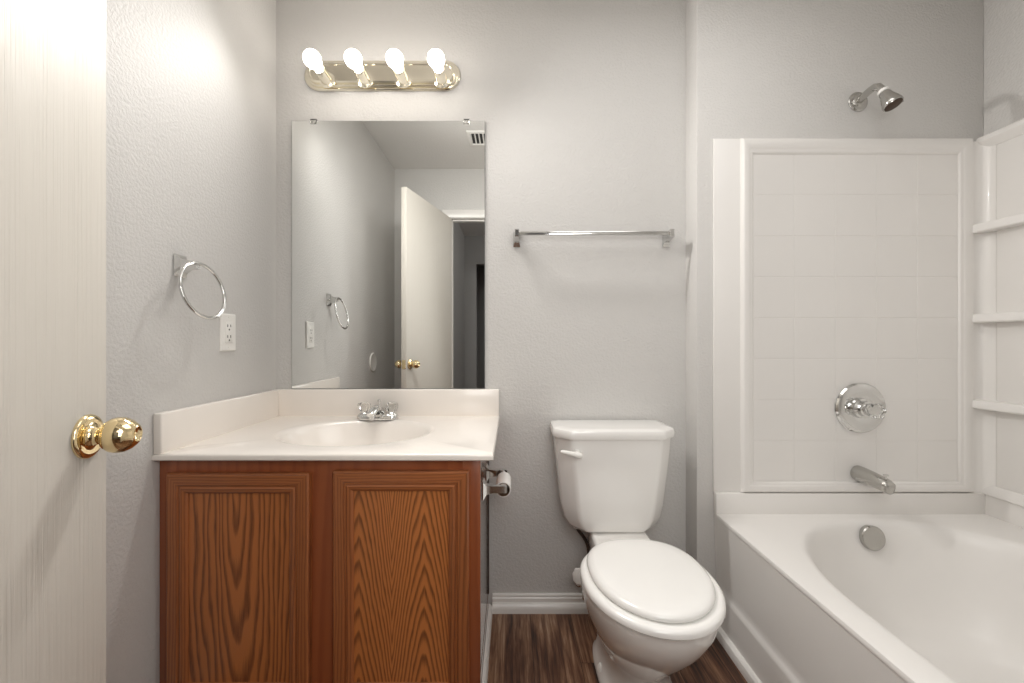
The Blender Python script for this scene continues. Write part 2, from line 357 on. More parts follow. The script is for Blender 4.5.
# ------------------------------------------------------------------ vanity cabinet
VX0, VX1, VF, VT = LEFT + 0.0005, -0.082, 1.09, 0.748
van = thing('vanity_cabinet', 'oak vanity cabinet with two raised frame doors below the sink', 'cabinet', (LEFT, BACK, FL))
c = MB(); ca, cb, cf, ck, ct = VX0 + 0.002, VX1 - 0.008, VF + 0.019, BACK - 0.002, VT - 0.001
c.box(ca, ca + 0.016, cf, ck, 0.095, ct); c.box(cb - 0.016, cb, cf, ck, 0.095, ct); c.box(ca, cb, ck - 0.008, ck, 0.095, ct); c.box(ca, cb, cf, ck, 0.095, 0.111)
obj('carcass', c, M['carcass'], van)
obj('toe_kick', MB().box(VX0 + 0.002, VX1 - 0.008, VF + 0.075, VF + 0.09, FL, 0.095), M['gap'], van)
obj('side_foot', MB().box(VX1 - 0.026, VX1 - 0.008, VF + 0.09, BACK - 0.002, FL, 0.095), M['carcass'], van)
ff = MB(); y0, y1 = VF, VF + 0.019
ff.box(VX0, VX0 + 0.045, y0, y1, 0.095, VT - 0.001, 0.0008); ff.box(VX1 - 0.045, VX1, y0, y1, 0.095, VT - 0.001, 0.0008)
ff.box(-0.53, -0.442, y0 + 0.0003, y1, 0.13, VT - 0.04); ff.box(VX0 + 0.04, VX1 - 0.04, y0 + 0.0002, y1, VT - 0.045, VT - 0.0012); ff.box(VX0 + 0.04, VX1 - 0.04, y0 + 0.0002, y1, 0.0955, 0.135)
obj('face_frame', ff, M['rail'], van)
obj('scribe_strip', MB().box(VX1 - 0.0078, VX1 - 0.0060, BACK - 0.018, BACK - 0.002, 0.086, VT - 0.002, 0.0015), M['gap'], van, label='dark scribe moulding at the wall')
def frame_member(p0, p1, inn0, inn1, yf):
    """one mitred door frame member between outer corners p0,p1 and inner corners inn0,inn1, with a stepped inner bead"""
    prof = [(0.0, 0.019), (0.0, 0.004), (0.0035, 0.0), (0.52, 0.0), (0.56, 0.0035), (0.66, 0.0035), (0.72, 0.0005), (0.86, 0.0015), (0.97, 0.006), (1.0, 0.011), (1.0, 0.019)]
    mb = MB()
    def P(o, i, t): return (o[0] + (i[0] - o[0]) * t, o[1] + (i[1] - o[1]) * t)
    A = []; B = []
    for t, d in prof:
        q = P(p0, inn0, t if t < .0034 or t > .0036 else .07); r_ = P(p1, inn1, t if t < .0034 or t > .0036 else .07)
        A.append((q[0], yf + d, q[1])); B.append((r_[0], yf + d, r_[1]))
    return mb.loft([A, B])
def cab_door(x0, x1, z0, z1, pmat, label, fw=0.052):
    yf = VF - 0.0195
    dr = bpy.data.objects.new('cabinet_door', None); C.collection.objects.link(dr); dr.parent = van
    dr['label'] = label; bpy.context.view_layer.update()
    o = [(x0, z0), (x1, z0), (x1, z1), (x0, z1)]; i = [(x0 + fw, z0 + fw), (x1 - fw, z0 + fw), (x1 - fw, z1 - fw), (x0 + fw, z1 - fw)]
    for k in range(4):
        l = (k + 1) % 4
        obj('stile' if k in (1, 3) else 'rail', frame_member(o[k], o[l], i[k], i[l], yf), M['stile_v' if k in (1, 3) else 'stile_h'], dr)
    pa = MB(); e = 0.004; q = [(x0 + fw - e, z0 + fw - e), (x1 - fw + e, z0 + fw - e), (x1 - fw + e, z1 - fw + e), (x0 + fw - e, z1 - fw + e)]
    pa.loft([[(x, yf + 0.0105, z) for x, z in q], [(x, yf + 0.016, z) for x, z in q]])
    obj('center_panel', pa, pmat, dr)
cab_door(-0.878, -0.516, 0.128, 0.714, M['panel_a'], 'door with one long cathedral grain figure')
cab_door(-0.455, -0.110, 0.128, 0.720, M['panel_b'], 'door with two rows of arrowhead grain')

# ------------------------------------------------------------------ vanity top with integral basin
TX0, TX1, TF, TZ = LEFT, -0.047, 1.066, 0.766
vt = thing('vanity_sink', 'cream cultured marble vanity top with oval integral basin', 'countertop', (LEFT, BACK, VT))
N = 96; bc = (-0.492, 1.345); ba, bb = 0.235, 0.19
ang0 = [2 * PI * k / N for k in range(N)]
def rect_ring(cx, cy, x0, x1, y0, y1, angs):
    out = []
    for a in angs:
        dx, dy = math.cos(a), math.sin(a); t = 1e9
        if dx > 1e-9: t = min(t, (x1 - cx) / dx)
        if dx < -1e-9: t = min(t, (x0 - cx) / dx)
        if dy > 1e-9: t = min(t, (y1 - cy) / dy)
        if dy < -1e-9: t = min(t, (y0 - cy) / dy)
        out.append((cx + dx * t, cy + dy * t))
    return out
def snapped(cx, cy, x0, x1, y0, y1, n=N):
    angs = [2 * PI * k / n for k in range(n)]
    for X in (x0, x1):
        for Y in (y0, y1):
            a = math.atan2(Y - cy, X - cx) % (2 * PI); k = min(range(n), key=lambda q: abs((angs[q] - a + PI) % (2 * PI) - PI)); angs[k] = a
    return sorted(angs)
an = snapped(bc[0], bc[1], TX0, TX1, TF, BACK)
R3 = lambda ring, z: [(x, y, z) for x, y in ring]
def inset(d): return rect_ring(bc[0], bc[1], TX0, TX1 - d, TF + d, BACK, an)
def ell(a, b, dy=0): return [(bc[0] + a * math.cos(t), bc[1] + dy + b * math.sin(t)) for t in an]
rings = [R3(inset(0.004), VT + 0.0), R3(inset(0.0), VT + 0.003), R3(inset(0.0), TZ - 0.006), R3(inset(0.002), TZ - 0.002), R3(inset(0.006), TZ)]
for a, b, z in ((1.06, 1.06, 0), (1.02, 1.02, -0.0008), (0.985, 0.985, -0.004), (0.95, 0.95, -0.011), (0.90, 0.89, -0.028), (0.82, 0.80, -0.058), (0.70, 0.67, -0.088), (0.5, 0.48, -0.108), (0.25, 0.24, -0.118), (0.09, 0.10, -0.121)):
    rings.append(R3(ell(ba * a, bb * b, 0.02 * (1 - a) if a < 1 else 0), TZ + z))
mb = MB(); mb.loft(rings, True, False, True)
obj('countertop', mb, M['top'], vt, 40)
def splash(x0, x1, y0, y1): return MB().box(x0, x1, y0, y1, TZ - 0.002, 0.868, 0.004, 3)
obj('backsplash', splash(LEFT + 0.0, TX1 - 0.002, BACK - 0.021, BACK - 0.0005), M['top'], vt)
obj('side_splash', splash(LEFT + 0.0005, LEFT + 0.022, TF + 0.003, BACK - 0.0205), M['top'], vt)
obj('drain', MB().lathe([(0, 0.021), (0.003, 0.021), (0.004, 0.017), (0.002, 0.012), (0.006, 0.010), (0.006, 0)], (bc[0], bc[1] + 0.018, TZ - 0.122), (0, 0, 1), 32), M['chrome'], vt, label='chrome drain')

# faucet
FX, FY = -0.492, 1.552; TZ += 0.0008
fa = thing('faucet', 'small chrome two-handle faucet with clear acrylic knobs behind the basin', 'faucet', (FX, FY, TZ))
base = MB(); n = 40; pr = []
for sc, z in ((1.0, 0.0), (1.0, 0.006), (0.95, 0.012), (0.82, 0.017), (0.6, 0.019)):
    pr.append([(FX + (0.05 if math.cos(t) > 0 else -0.05) + 0.026 * sc * math.cos(t) * (1.0), FY + 0.026 * sc * math.sin(t), TZ + z) for t in [2 * PI * (k + .5) / n for k in range(n)]])
base.loft(pr); obj('base_plate', base, M['chrome'], fa)
sp = MB(); rs = []
for y, z, wv, h in ((0.018, 0.012, 0.024, 0.02), (0.005, 0.030, 0.022, 0.03), (-0.02, 0.040, 0.020, 0.026), (-0.045, 0.038, 0.0175, 0.022), (-0.072, 0.031, 0.0155, 0.019), (-0.082, 0.026, 0.013, 0.016)):
    rs.append([(FX + wv * math.cos(t), FY + y, TZ + z + h * 0.5 * math.sin(t) * (1.0 if math.sin(t) > 0 else 0.8)) for t in [2 * PI * k / 24 for k in range(24)]])
sp.loft(rs); sp.lathe([(0, 0.0095), (0.016, 0.0095)], (FX, FY - 0.069, TZ + 0.008), (0, 0, 1), 20)
obj('spout', sp, M['chrome'], fa)
for sx in (-1, 1):
    h = obj('handle', MB().lathe([(0.012, 0.021), (0.02, 0.017), (0.024, 0.012), (0.028, 0.012)], (FX + sx * 0.05, FY, TZ), (0, 0, 1), 28), M['chrome'], fa)
    k = MB(); prof = [(0.026, 0.011), (0.030, 0.018), (0.040, 0.0215), (0.050, 0.0225), (0.057, 0.020), (0.060, 0.012), (0.060, 0)]
    rr = []
    for d, r in prof: rr.append([(FX + sx * 0.05 + r * (1 + 0.07 * math.cos(6 * t)) * math.cos(t), FY + r * (1 + 0.07 * math.cos(6 * t)) * math.sin(t), TZ + d) for t in [2 * PI * q / 48 for q in range(48)]])
    k.loft(rr); obj('acrylic_knob', k, M['clear'], h, label='clear acrylic knob')
obj('lift_rod', MB().lathe([(0.012, 0.0025), (0.06, 0.0025), (0.061, 0.006), (0.068, 0.006), (0.070, 0.003)], (FX, FY + 0.014, TZ), (0, 0, 1), 14), M['chrome'], fa)

TZ -= 0.0008
# ------------------------------------------------------------------ mirror
MX0, MX1, MZ0, MZ1 = -0.846, -0.104, 0.869, 1.897
mi = thing('mirror', 'frameless rectangular wall mirror above the vanity', 'mirror', ((MX0 + MX1) / 2, BACK, MZ0))
obj('backing', MB().box(MX0, MX1, BACK - 0.0055, BACK - 0.001, MZ0, MZ1), M['edge'], mi)
obj('mirror_glass', MB().box(MX0 + 0.001, MX1 - 0.001, BACK - 0.0065, BACK - 0.0056, MZ0 + 0.001, MZ1 - 0.001), M['mirror'], mi)
for x in (MX0 + 0.085, MX1 - 0.07):
    cl = MB(); cl.box(x - 0.012, x + 0.012, BACK - 0.0105, BACK - 0.0068, MZ1 - 0.012, MZ1 + 0.006, 0.0012); cl.box(x - 0.012, x + 0.012, BACK - 0.0105, BACK - 0.0005, MZ1 + 0.001, MZ1 + 0.006, 0.0012)
    obj('mirror_clip', cl, M['clear'], mi, label='clear plastic clip on the top edge')

# ------------------------------------------------------------------ vanity light
LX0, LX1, LZ = -0.797, -0.198, 2.071
vl = thing('vanity_light', 'brass bath bar light with four lit bulbs above the mirror', 'wall light', ((LX0 + LX1) / 2, BACK, LZ - 0.057))
def stadium(hw, hh, y, n=24):
    cx = (LX0 + LX1) / 2; o = []
    for k in range(n + 1): t = -PI / 2 + PI * k / n; o.append((cx + hw - hh + hh * math.cos(t), y, LZ + hh * math.sin(t)))
    for k in range(n + 1): t = PI / 2 + PI * k / n; o.append((cx - hw + hh + hh * math.cos(t), y, LZ + hh * math.sin(t)))
    return o
HW, HH = (LX1 - LX0) / 2, 0.0575
steps = [(0, 0.0005), (0, 0.006), (0.004, 0.009), (0.010, 0.009), (0.0105, 0.015), (0.014, 0.018), (0.019, 0.018), (0.0195, 0.025), (0.024, 0.028), (0.029, 0.028), (0.031, 0.026)]
obj('back_plate', MB().loft([stadium(HW - i, HH - i, BACK - d) for i, d in steps]), M['gilt'], vl, 25)
for bx in (-0.700, -0.556, -0.411, -0.266):
    z = 2.040
    s = obj('socket', MB().lathe([(0, 0.030), (0.004, 0.030), (0.007, 0.022), (0.012, 0.0205), (0.068, 0.0205), (0.073, 0.019), (0.073, 0.0)], (bx, BACK - 0.026, z), (0, -1, 0), 28), M['gilt'], vl)
    prof = [(0.0, 0.013), (0.012, 0.0135), (0.022, 0.017), (0.034, 0.0235)]
    for k in range(0, 15):
        t = math.radians(-38 + k * 128 / 14); prof.append((0.058 + 0.030 * math.sin(t), 0.030 * math.cos(t)))
    b = obj('light_bulb', MB().lathe(prof, (bx, BACK - 0.090, z), (0, -1, 0), 32), M['bulb'], vl, 60, 'glowing white bulb')

# ------------------------------------------------------------------ towel ring, outlet, wall bumper on the left wall
ry, rz = 1.155, 1.256
tr = thing('towel_ring', 'chrome towel ring hanging beside the electrical outlet', 'towel ring', (LEFT, ry, rz))
m_ = MB()
def rect(y, z, hy, hz, X): return [(X, y - hy, z - hz), (X, y + hy, z - hz), (X, y + hy, z + hz), (X, y - hy, z + hz)]
m_.loft([rect(ry, rz, 0.021, 0.030, LEFT + 0.0005), rect(ry, rz, 0.021, 0.030, LEFT + 0.004), rect(ry, rz, 0.012, 0.020, LEFT + 0.012), rect(ry, rz + 0.002, 0.0085, 0.012, LEFT + 0.030), rect(ry, rz + 0.002, 0.008, 0.010, LEFT + 0.052)])
obj('mount', m_, M['chrome'], tr, 30)
obj('ring', MB().torus((-0.842, 1.155, 1.189), 0.076, 0.0048, (0.04, 1, 0.008), (-0.2, 0, 1)), M['chrome'], tr)
oy, oz = 1.349, 1.079
ou = thing('electrical_outlet', 'white duplex wall outlet above the side splash', 'outlet', (LEFT, oy, oz - 0.058))
pl = MB(); pl.loft([rect(oy, oz, 0.036, 0.059, LEFT + 0.0005), rect(oy, oz, 0.036, 0.059, LEFT + 0.003), rect(oy, oz, 0.033, 0.056, LEFT + 0.006)])
obj('cover_plate', pl, M['plastic'], ou, 20)
obj('receptacle', MB().box(LEFT + 0.0055, LEFT + 0.0075, oy - 0.0165, oy + 0.0165, oz - 0.034, oz + 0.034, 0.0008), M['plastic'], ou)
for dz in (0.016, -0.018):
    for dy in (-0.0075, 0.0065):
        obj('slot', MB().box(LEFT + 0.0072, LEFT + 0.0079, oy + dy - 0.0014, oy + dy + 0.0014, oz + dz + 0.001, oz + dz + 0.009), M['dark'], ou, label='dark plug slot')
    obj('ground_hole', MB().lathe([(0, 0.0028), (0.0007, 0.0028)], (LEFT + 0.0072, oy, oz + dz - 0.007), (1, 0, 0), 12), M['dark'], ou)
for dz in (0.048, -0.048):
    obj('screw', MB().lathe([(0, 0.003), (0.001, 0.0025)], (LEFT + 0.006, oy, oz + dz), (1, 0, 0), 12), M['plastic'], ou)
by, bz = 0.49, 0.915
tag(rooted('wall_bumper', MB().lathe([(0, 0.062), (0.004, 0.062), (0.008, 0.057), (0.007, 0.050), (0.004, 0.03), (0.003, 0)], (LEFT + 0.0003, by, bz), (1, 0, 0), 48), M['plastic'], (LEFT, by, bz)), 'round white door knob bumper disc on left wall seen in mirror', 'wall bumper')

# ------------------------------------------------------------------ towel bar
tb = thing('towel_bar', 'chrome towel bar on the wall above the toilet', 'towel bar', (0.305, BACK, 1.43))
TBZ = 1.452
for x in (0.018, 0.592):
    b = MB(); y = BACK - 0.0004
    def rq(xc, zc, hx, hz, Y): return [(xc - hx, Y, zc - hz), (xc + hx, Y, zc - hz), (xc + hx, Y, zc + hz), (xc - hx, Y, zc + hz)]
    b.loft([rq(x, TBZ - 0.01, 0.013, 0.029, y), rq(x, TBZ - 0.01, 0.013, 0.029, y - 0.004), rq(x, TBZ - 0.006, 0.009, 0.018, y - 0.014), rq(x, TBZ - 0.003, 0.008, 0.014, y - 0.05), rq(x, TBZ, 0.008, 0.014, y - 0.068), rq(x, TBZ, 0.006, 0.011, y - 0.071)])
    obj('bracket', b, M['chrome'], tb, 25)
obj('bar', MB().box(0.02, 0.59, BACK - 0.064, BACK - 0.050, TBZ - 0.007, TBZ + 0.007, 0.003), M['chrome'], tb)

# ------------------------------------------------------------------ toilet paper holder and roll
hx = VX1 - 0.008
tp = thing('toilet_paper_holder', 'chrome double-post paper holder on the vanity side', 'toilet paper holder', (hx, 1.36, 0.60))
AX, AZ = -0.027, 0.602
for y in (1.285, 1.445):
    b = MB()
    def rx(yc, zc, hy, hz, X): return [(X, yc - hy, zc - hz), (X, yc + hy, zc - hz), (X, yc + hy, zc + hz), (X, yc - hy, zc + hz)]
    b.loft([rx(y, AZ, 0.021, 0.027, hx + 0.0005), rx(y, AZ, 0.021, 0.027, hx + 0.004), rx(y, AZ, 0.012, 0.014, hx + 0.013), rx(y, AZ, 0.009, 0.0105, hx + 0.03), rx(y, AZ, 0.0075, 0.011, AX + 0.004), rx(y, AZ, 0.006, 0.009, AX + 0.012)])
    obj('post', b, M['chrome'], tp, 25)
obj('roller', MB().lathe([(0, 0.0065), (0.028, 0.0065), (0.029, 0.008), (0.118, 0.008), (0.119, 0.0065), (0.146, 0.0065)], (AX, 1.292, AZ), (0, 1, 0), 20), M['plastic'], tp)
tpr = thing('toilet_paper_roll', 'nearly empty white toilet paper roll on the vanity side holder', 'toilet paper', (AX, 1.315, AZ))
def pipe(ro, ri, y0, y1, zc, n=36):
    rr = []
    for r, y in ((ro, y0), (ro, y1), (ri, y1), (ri, y0)):
        rr.append([(AX + r * math.cos(2 * PI * k / n), y, zc + r * math.sin(2 * PI * k / n)) for k in range(n)])
    return MB().loft(rr, True, loop=True)
obj('cardboard_core', pipe(0.0205, 0.0195, 1.311, 1.417, AZ - 0.0118), M['card'], tpr)
obj('paper', pipe(0.0235, 0.0206, 1.312, 1.416, AZ - 0.0118), M['paper'], tpr)

# ------------------------------------------------------------------ toilet
CX = 0.371
to = thing('toilet', 'white two-piece toilet with closed lid', 'toilet', (CX, 1.25, FL))
def egg(yf, yb, hw, z, cx=CX, n=72, split=0.46, pb=2.4):
    yc = yb - split * (yb - yf); o = []
    for k in range(n):
        t = 2 * PI * k / n; cs, sn = math.cos(t), math.sin(t)
        if sn >= 0:
            e = 2 / pb; o.append((cx + hw * math.copysign(abs(cs) ** e, cs), yc + (yb - yc) * abs(sn) ** e, z))
        else: o.append((cx + hw * cs, yc + (yc - yf) * sn, z))
    return o
bowl = MB()
bowl.loft([egg(1.125, 1.46, 0.108, FL, pb=4), egg(1.125, 1.46, 0.108, 0.036, pb=4), egg(1.14, 1.45, 0.100, 0.046, pb=4), egg(1.15, 1.44, 0.094, 0.09, pb=4), egg(1.145, 1.43, 0.094, 0.125, pb=3.5), egg(1.115, 1.41, 0.100, 0.155, pb=3), egg(1.075, 1.40, 0.118, 0.195), egg(1.03, 1.39, 0.138, 0.24), egg(0.985, 1.385, 0.158, 0.29), egg(0.955, 1.38, 0.171, 0.335), egg(0.945, 1.375, 0.175, 0.365), egg(0.943, 1.375, 0.176, 0.382), egg(0.948, 1.372, 0.172, 0.387)])
obj('bowl', bowl, M['china'], to, 50)
dk = MB()
def rrect(x0, x1, y0, y1, z, r=0.03, n=6):
    o = []
    for cx, cy, a0 in ((x1 - r, y0 + r, -PI / 2), (x1 - r, y1 - r, 0), (x0 + r, y1 - r, PI / 2), (x0 + r, y0 + r, PI)):
        for k in range(n + 1): a = a0 + PI / 2 * k / n; o.append((cx + r * math.cos(a), cy + r * math.sin(a), z))
    return o
dk.loft([rrect(CX - 0.075, CX + 0.075, 1.33, 1.57, 0.20), rrect(CX - 0.088, CX + 0.088, 1.31, 1.59, 0.30), rrect(CX - 0.098, CX + 0.098, 1.30, 1.60, 0.375), rrect(CX - 0.096, CX + 0.096, 1.302, 1.598, 0.382), rrect(CX - 0.090, CX + 0.090, 1.308, 1.592, 0.3865)])
obj('tank_deck', dk, M['china'], to, 50)
for sx in (-1, 1):
    obj('bolt_cap', MB().lathe([(0, 0.014), (0.012, 0.013), (0.019, 0.008), (0.021, 0)], (CX + sx * 0.095, 1.30, 0.040), (0, 0, 1), 20), M['plastic'], to)
# seat ring, lid
def eggs(yf, yb, hw, z): return egg(yf, yb, hw, z, split=0.45, pb=2.5)
seat = MB(); ro = [(0.006, 0.388), (0.0, 0.393), (0.0, 0.402), (0.004, 0.408), (0.012, 0.411), (0.05, 0.409), (0.062, 0.405), (0.064, 0.396), (0.06, 0.388)]
seat.loft([eggs(0.930 + d, 1.335 - d * 0.6, 0.180 - d, z) for d, z in ro], True, loop=True)
obj('seat', seat, M['seat'], to, 50)
lid = MB(); lr = [(0.010, 0.4115), (0.002, 0.414), (0.0, 0.419), (0.003, 0.425), (0.010, 0.430), (0.022, 0.4325), (0.05, 0.434), (0.11, 0.435)]
lid.loft([eggs(0.952 + d, 1.335 - d * 0.7, 0.160 - d, z) for d, z in lr])
obj('seat_lid', lid, M['seat'], to, 60)
def tank_ring(hw, yf, ch, z, yb=BACK - 0.015, cx=CX - 0.014, r=0.012):
    pts = [(cx - hw + ch, yf), (cx + hw - ch, yf), (cx + hw, yf + ch), (cx + hw, yb), (cx - hw, yb), (cx - hw, yf + ch)]
    o = []; n = len(pts)
    for i in range(n):
        p = Vector(pts[i]); a = (Vector(pts[i - 1]) - p).normalized(); b = (Vector(pts[(i + 1) % n]) - p).normalized()
        for k in range(5):
            t = k / 4; q = (p + a * r) * (1 - t) ** 2 + p * 2 * t * (1 - t) + (p + b * r) * t ** 2; o.append((q.x, q.y, z))
    return o
tank = MB(); ys = BACK - 0.015
tank.loft([tank_ring(0.108, 1.480, 0.03, 0.387), tank_ring(0.138, 1.460, 0.04, 0.391), tank_ring(0.159, 1.452, 0.046, 0.407), tank_ring(0.173, 1.448, 0.05, 0.435), tank_ring(0.182, 1.445, 0.052, 0.475), tank_ring(0.187, 1.442, 0.052, 0.53), tank_ring(0.196, 1.439, 0.052, 0.61), tank_ring(0.203, 1.437, 0.052, 0.68), tank_ring(0.206, 1.436, 0.052, 0.718)])
obj('tank', tank, M['china'], to, 40)
tl = MB()
tl.loft([tank_ring(0.204, 1.438, 0.052, 0.7185), tank_ring(0.213, 1.426, 0.053, 0.7185), tank_ring(0.214, 1.425, 0.053, 0.724), tank_ring(0.214, 1.425, 0.053, 0.738), tank_ring(0.211, 1.428, 0.053, 0.7455), tank_ring(0.204, 1.435, 0.053, 0.749), tank_ring(0.18, 1.46, 0.05, 0.7505)])
obj('tank_lid', tl, M['china'], to, 40)
fl = MB()
fl.lathe([(0, 0.014), (0.006, 0.014), (0.010, 0.011), (0.016, 0.0095), (0.022, 0.009)], (0.222, 1.440, 0.670), (0, -1, 0), 20)
fl.tube([(0.232, 1.416, 0.667), (0.215, 1.412, 0.671), (0.195, 1.411, 0.676), (0.172, 1.414, 0.680), (0.163, 1.416, 0.681)], [0.008, 0.0095, 0.008, 0.0075, 0.005], 14)
obj('flush_lever', fl, M['plastic'], to, 50)
# water supply
ws = thing('supply_valve', 'white water shutoff valve with dark hose behind the toilet', 'water valve', (0.266, BACK, 0.125))
wz = 0.125; wx = 0.266
obj('escutcheon', MB().lathe([(0, 0.024), (0.003, 0.024), (0.008, 0.012), (0.009, 0)], (wx, BACK - 0.0005, wz), (0, -1, 0), 28), M['chrome'], ws)
vb = MB(); vb.tube([(wx, BACK - 0.002, wz), (wx, BACK - 0.085, wz)], 0.008, 14); vb.lathe([(0, 0.011), (0.075, 0.011)], (wx, BACK - 0.088, wz - 0.012), (0, 0, 1), 16)
vb.tube([(wx, BACK - 0.088, 0.188), (wx - 0.012, BACK - 0.096, 0.196)], 0.005, 10)
obj('valve_body', vb, M['nickel'], ws)
hd = MB(); rr = []; ha = Vector((-0.75, -0.6, 0.25)).normalized(); hu = ha.orthogonal().normalized(); hv = ha.cross(hu); ho = Vector((wx - 0.016, BACK - 0.096, 0.198))
for d, r in ((0, 0.012), (0.003, 0.022), (0.012, 0.025), (0.018, 0.021), (0.021, 0.008), (0.021, 0.0001)):
    rr.append([ho + ha * d + (hu * math.cos(t) + hv * math.sin(t)) * r * 1.15 * (1 + 0.06 * math.cos(8 * t)) for t in [2 * PI * q / 48 for q in range(48)]])
hd.loft(rr); obj('valve_handle', hd, M['plastic'], ws)
hp = []
for k in range(21):
    t = k / 20
    a = Vector((0.238, 1.56, 0.385)); b_ = Vector((0.238, 1.60, 0.31)); c_ = Vector((0.325, 1.62, 0.32)); d_ = Vector((0.268, 1.545, 0.180))
    hp.append(a * (1 - t) ** 3 + b_ * 3 * t * (1 - t) ** 2 + c_ * 3 * t * t * (1 - t) + d_ * t ** 3)
obj('supply_hose', MB().tube(hp, 0.0062, 12), M['hose'], ws)
obj('hose_nut', MB().lathe([(0, 0.009), (0.008, 0.014), (0.024, 0.014)], (0.238, 1.56, 0.3625), (0, 0, 1), 8), M['plastic'], ws, 20)

# ------------------------------------------------------------------ bathtub
BX0, DZ = 0.729, 0.434
tub = thing('bathtub', 'white alcove bathtub with paneled apron', 'bathtub', (BX0, TUBW, FL))
tc = (1.222, 0.76); tn = 144; TY0, TY1 = REAR + 0.002, TUBW - 0.002
ta = snapped(tc[0], tc[1], BX0, RIGHT - 0.002, TY0, TY1, tn)
def trect(d): return rect_ring(tc[0], tc[1], BX0 + d, RIGHT - 0.002, TY0, TY1, ta)
def basin(off, back=0.0):
    a, L, b = 0.412 - off, 0.19, 0.51 - off
    o = []
    for t in ta:
        # direction t from the centre: intersect the stadium of two half ellipses and a straight run
        dx, dy = math.cos(t), math.sin(t); bl = b - (back if dy < 0 else 0); lo, hi = 0.0, 3.0
        for _ in range(40):
            m = (lo + hi) / 2; x, y = dx * m, dy * m
            yy = max(0.0, abs(y) - L)
            if (abs(x) / a) ** 2.25 + (yy / bl) ** 2.25 < 1: lo = m
            else: hi = m
        o.append((tc[0] + dx * lo, tc[1] + dy * lo))
    return o
tr_ = [R3(trect(0.001), DZ - 0.0165), R3(trect(0.0), DZ - 0.014), R3(trect(0.0), DZ - 0.007), R3(trect(0.002), DZ - 0.002), R3(trect(0.007), DZ)]
tr_ += [R3(basin(o, bk), DZ + z) for o, bk, z in ((-0.016, 0, 0.0), (-0.006, 0, -0.0015), (0.002, 0, -0.006), (0.010, 0, -0.016), (0.018, 0.01, -0.04), (0.032, 0.05, -0.10), (0.055, 0.11, -0.19), (0.085, 0.17, -0.27), (0.115, 0.21, -0.32), (0.155, 0.25, -0.345), (0.21, 0.28, -0.352), (0.30, 0.20, -0.354))]
mb = MB(); mb.loft(tr_, True, False, True)
obj('basin', mb, M['tub'], tub, 45)
ap = [(BX0 + 0.0015, DZ - 0.017), (BX0 + 0.010, 0.20), (BX0 + 0.010, 0.182), (BX0 + 0.007, 0.172), (BX0 + 0.002, 0.164), (BX0 + 0.0015, 0.155), (BX0 + 0.0015, FL), (0.80, FL), (0.80, DZ - 0.017)]
obj('apron', MB().prism([(x, z) for x, z in ap], 'y', TY0, TY1), M['tub'], tub, 50)
fz = 0.507
fl_ = MB(); fl_.box(BX0, RIGHT - 0.003, TUBW - 0.0245, TUBW - 0.002, DZ - 0.01, fz, 0.0015, 2); fl_.box(RIGHT - 0.022, RIGHT - 0.002, TY0, TUBW - 0.003, DZ - 0.01, fz, 0.005, 3)
obj('tiling_flange', fl_, M['tub'], tub)
od = Vector((0, -1, 0.18)).normalized()
ov = obj('overflow_plate', MB().lathe([(-0.008, 0.038), (0.004, 0.040), (0.016, 0.040), (0.020, 0.037), (0.0215, 0.02), (0.0215, 0)], (1.220, 1.443, 0.383), od, 40), M['nickel'], tub, 35, 'chrome overflow cover')

# ------------------------------------------------------------------ tub surround
su = thing('tub_surround', 'white tile-pattern tub surround with corner shelves', 'tub surround', (BX0, TUBW, fz))
ST = 1.782; SX0 = 0.727
def px(x, Y): return (x - 512) * Y / 423
ep = MB(); yb = TUBW - 0.0005
ep.box(SX0, 1.66, TUBW - 0.009, yb, fz, ST, 0.003, 2)
obj('end_panel', ep, M['tub'], su)
# raised border and recessed tile field
rb = MB()
fx0, fx1, fz0, fz1 = 0.823, 1.655, fz + 0.0008, ST - 0.001
ix0, ix1, iz0, iz1 = 0.864, 1.600, 0.548, 1.722
y1 = TUBW - 0.0085; pr = [(0.0, 0.0), (0.0, 0.002), (0.06, 0.010), (0.16, 0.015), (0.24, 0.016), (0.55, 0.016), (0.66, 0.0145), (0.74, 0.0125), (0.84, 0.0125), (0.92, 0.011), (1.0, 0.0072), (1.0, 0.0)]
o_ = [(fx0, fz0), (fx1, fz0), (fx1, fz1), (fx0, fz1)]; i_ = [(ix0, iz0), (ix1, iz0), (ix1, iz1), (ix0, iz1)]
rb.loft([[(o_[k][0] + (i_[k][0] - o_[k][0]) * t, y1 - d, o_[k][1] + (i_[k][1] - o_[k][1]) * t) for k in range(4)] for t, d in pr], True, loop=True)
obj('border', rb, M['tub'], su, 20)
tf = MB(); g = 0.0030; pw, ph = (ix1 - ix0) / 5, (iz1 - iz0) / 8
tf.box(ix0, ix1, y1 - 0.0057, y1 + 0.0003, iz0, iz1)
for i in range(5):
    for k in range(8):
        tf.box(ix0 + i * pw + g / 2, ix0 + (i + 1) * pw - g / 2, y1 - 0.0068, y1 - 0.0050, iz0 + k * ph + g / 2, iz0 + (k + 1) * ph - g / 2, 0.0006, 1)
obj('tile_field', tf, M['tub'], su, 8)
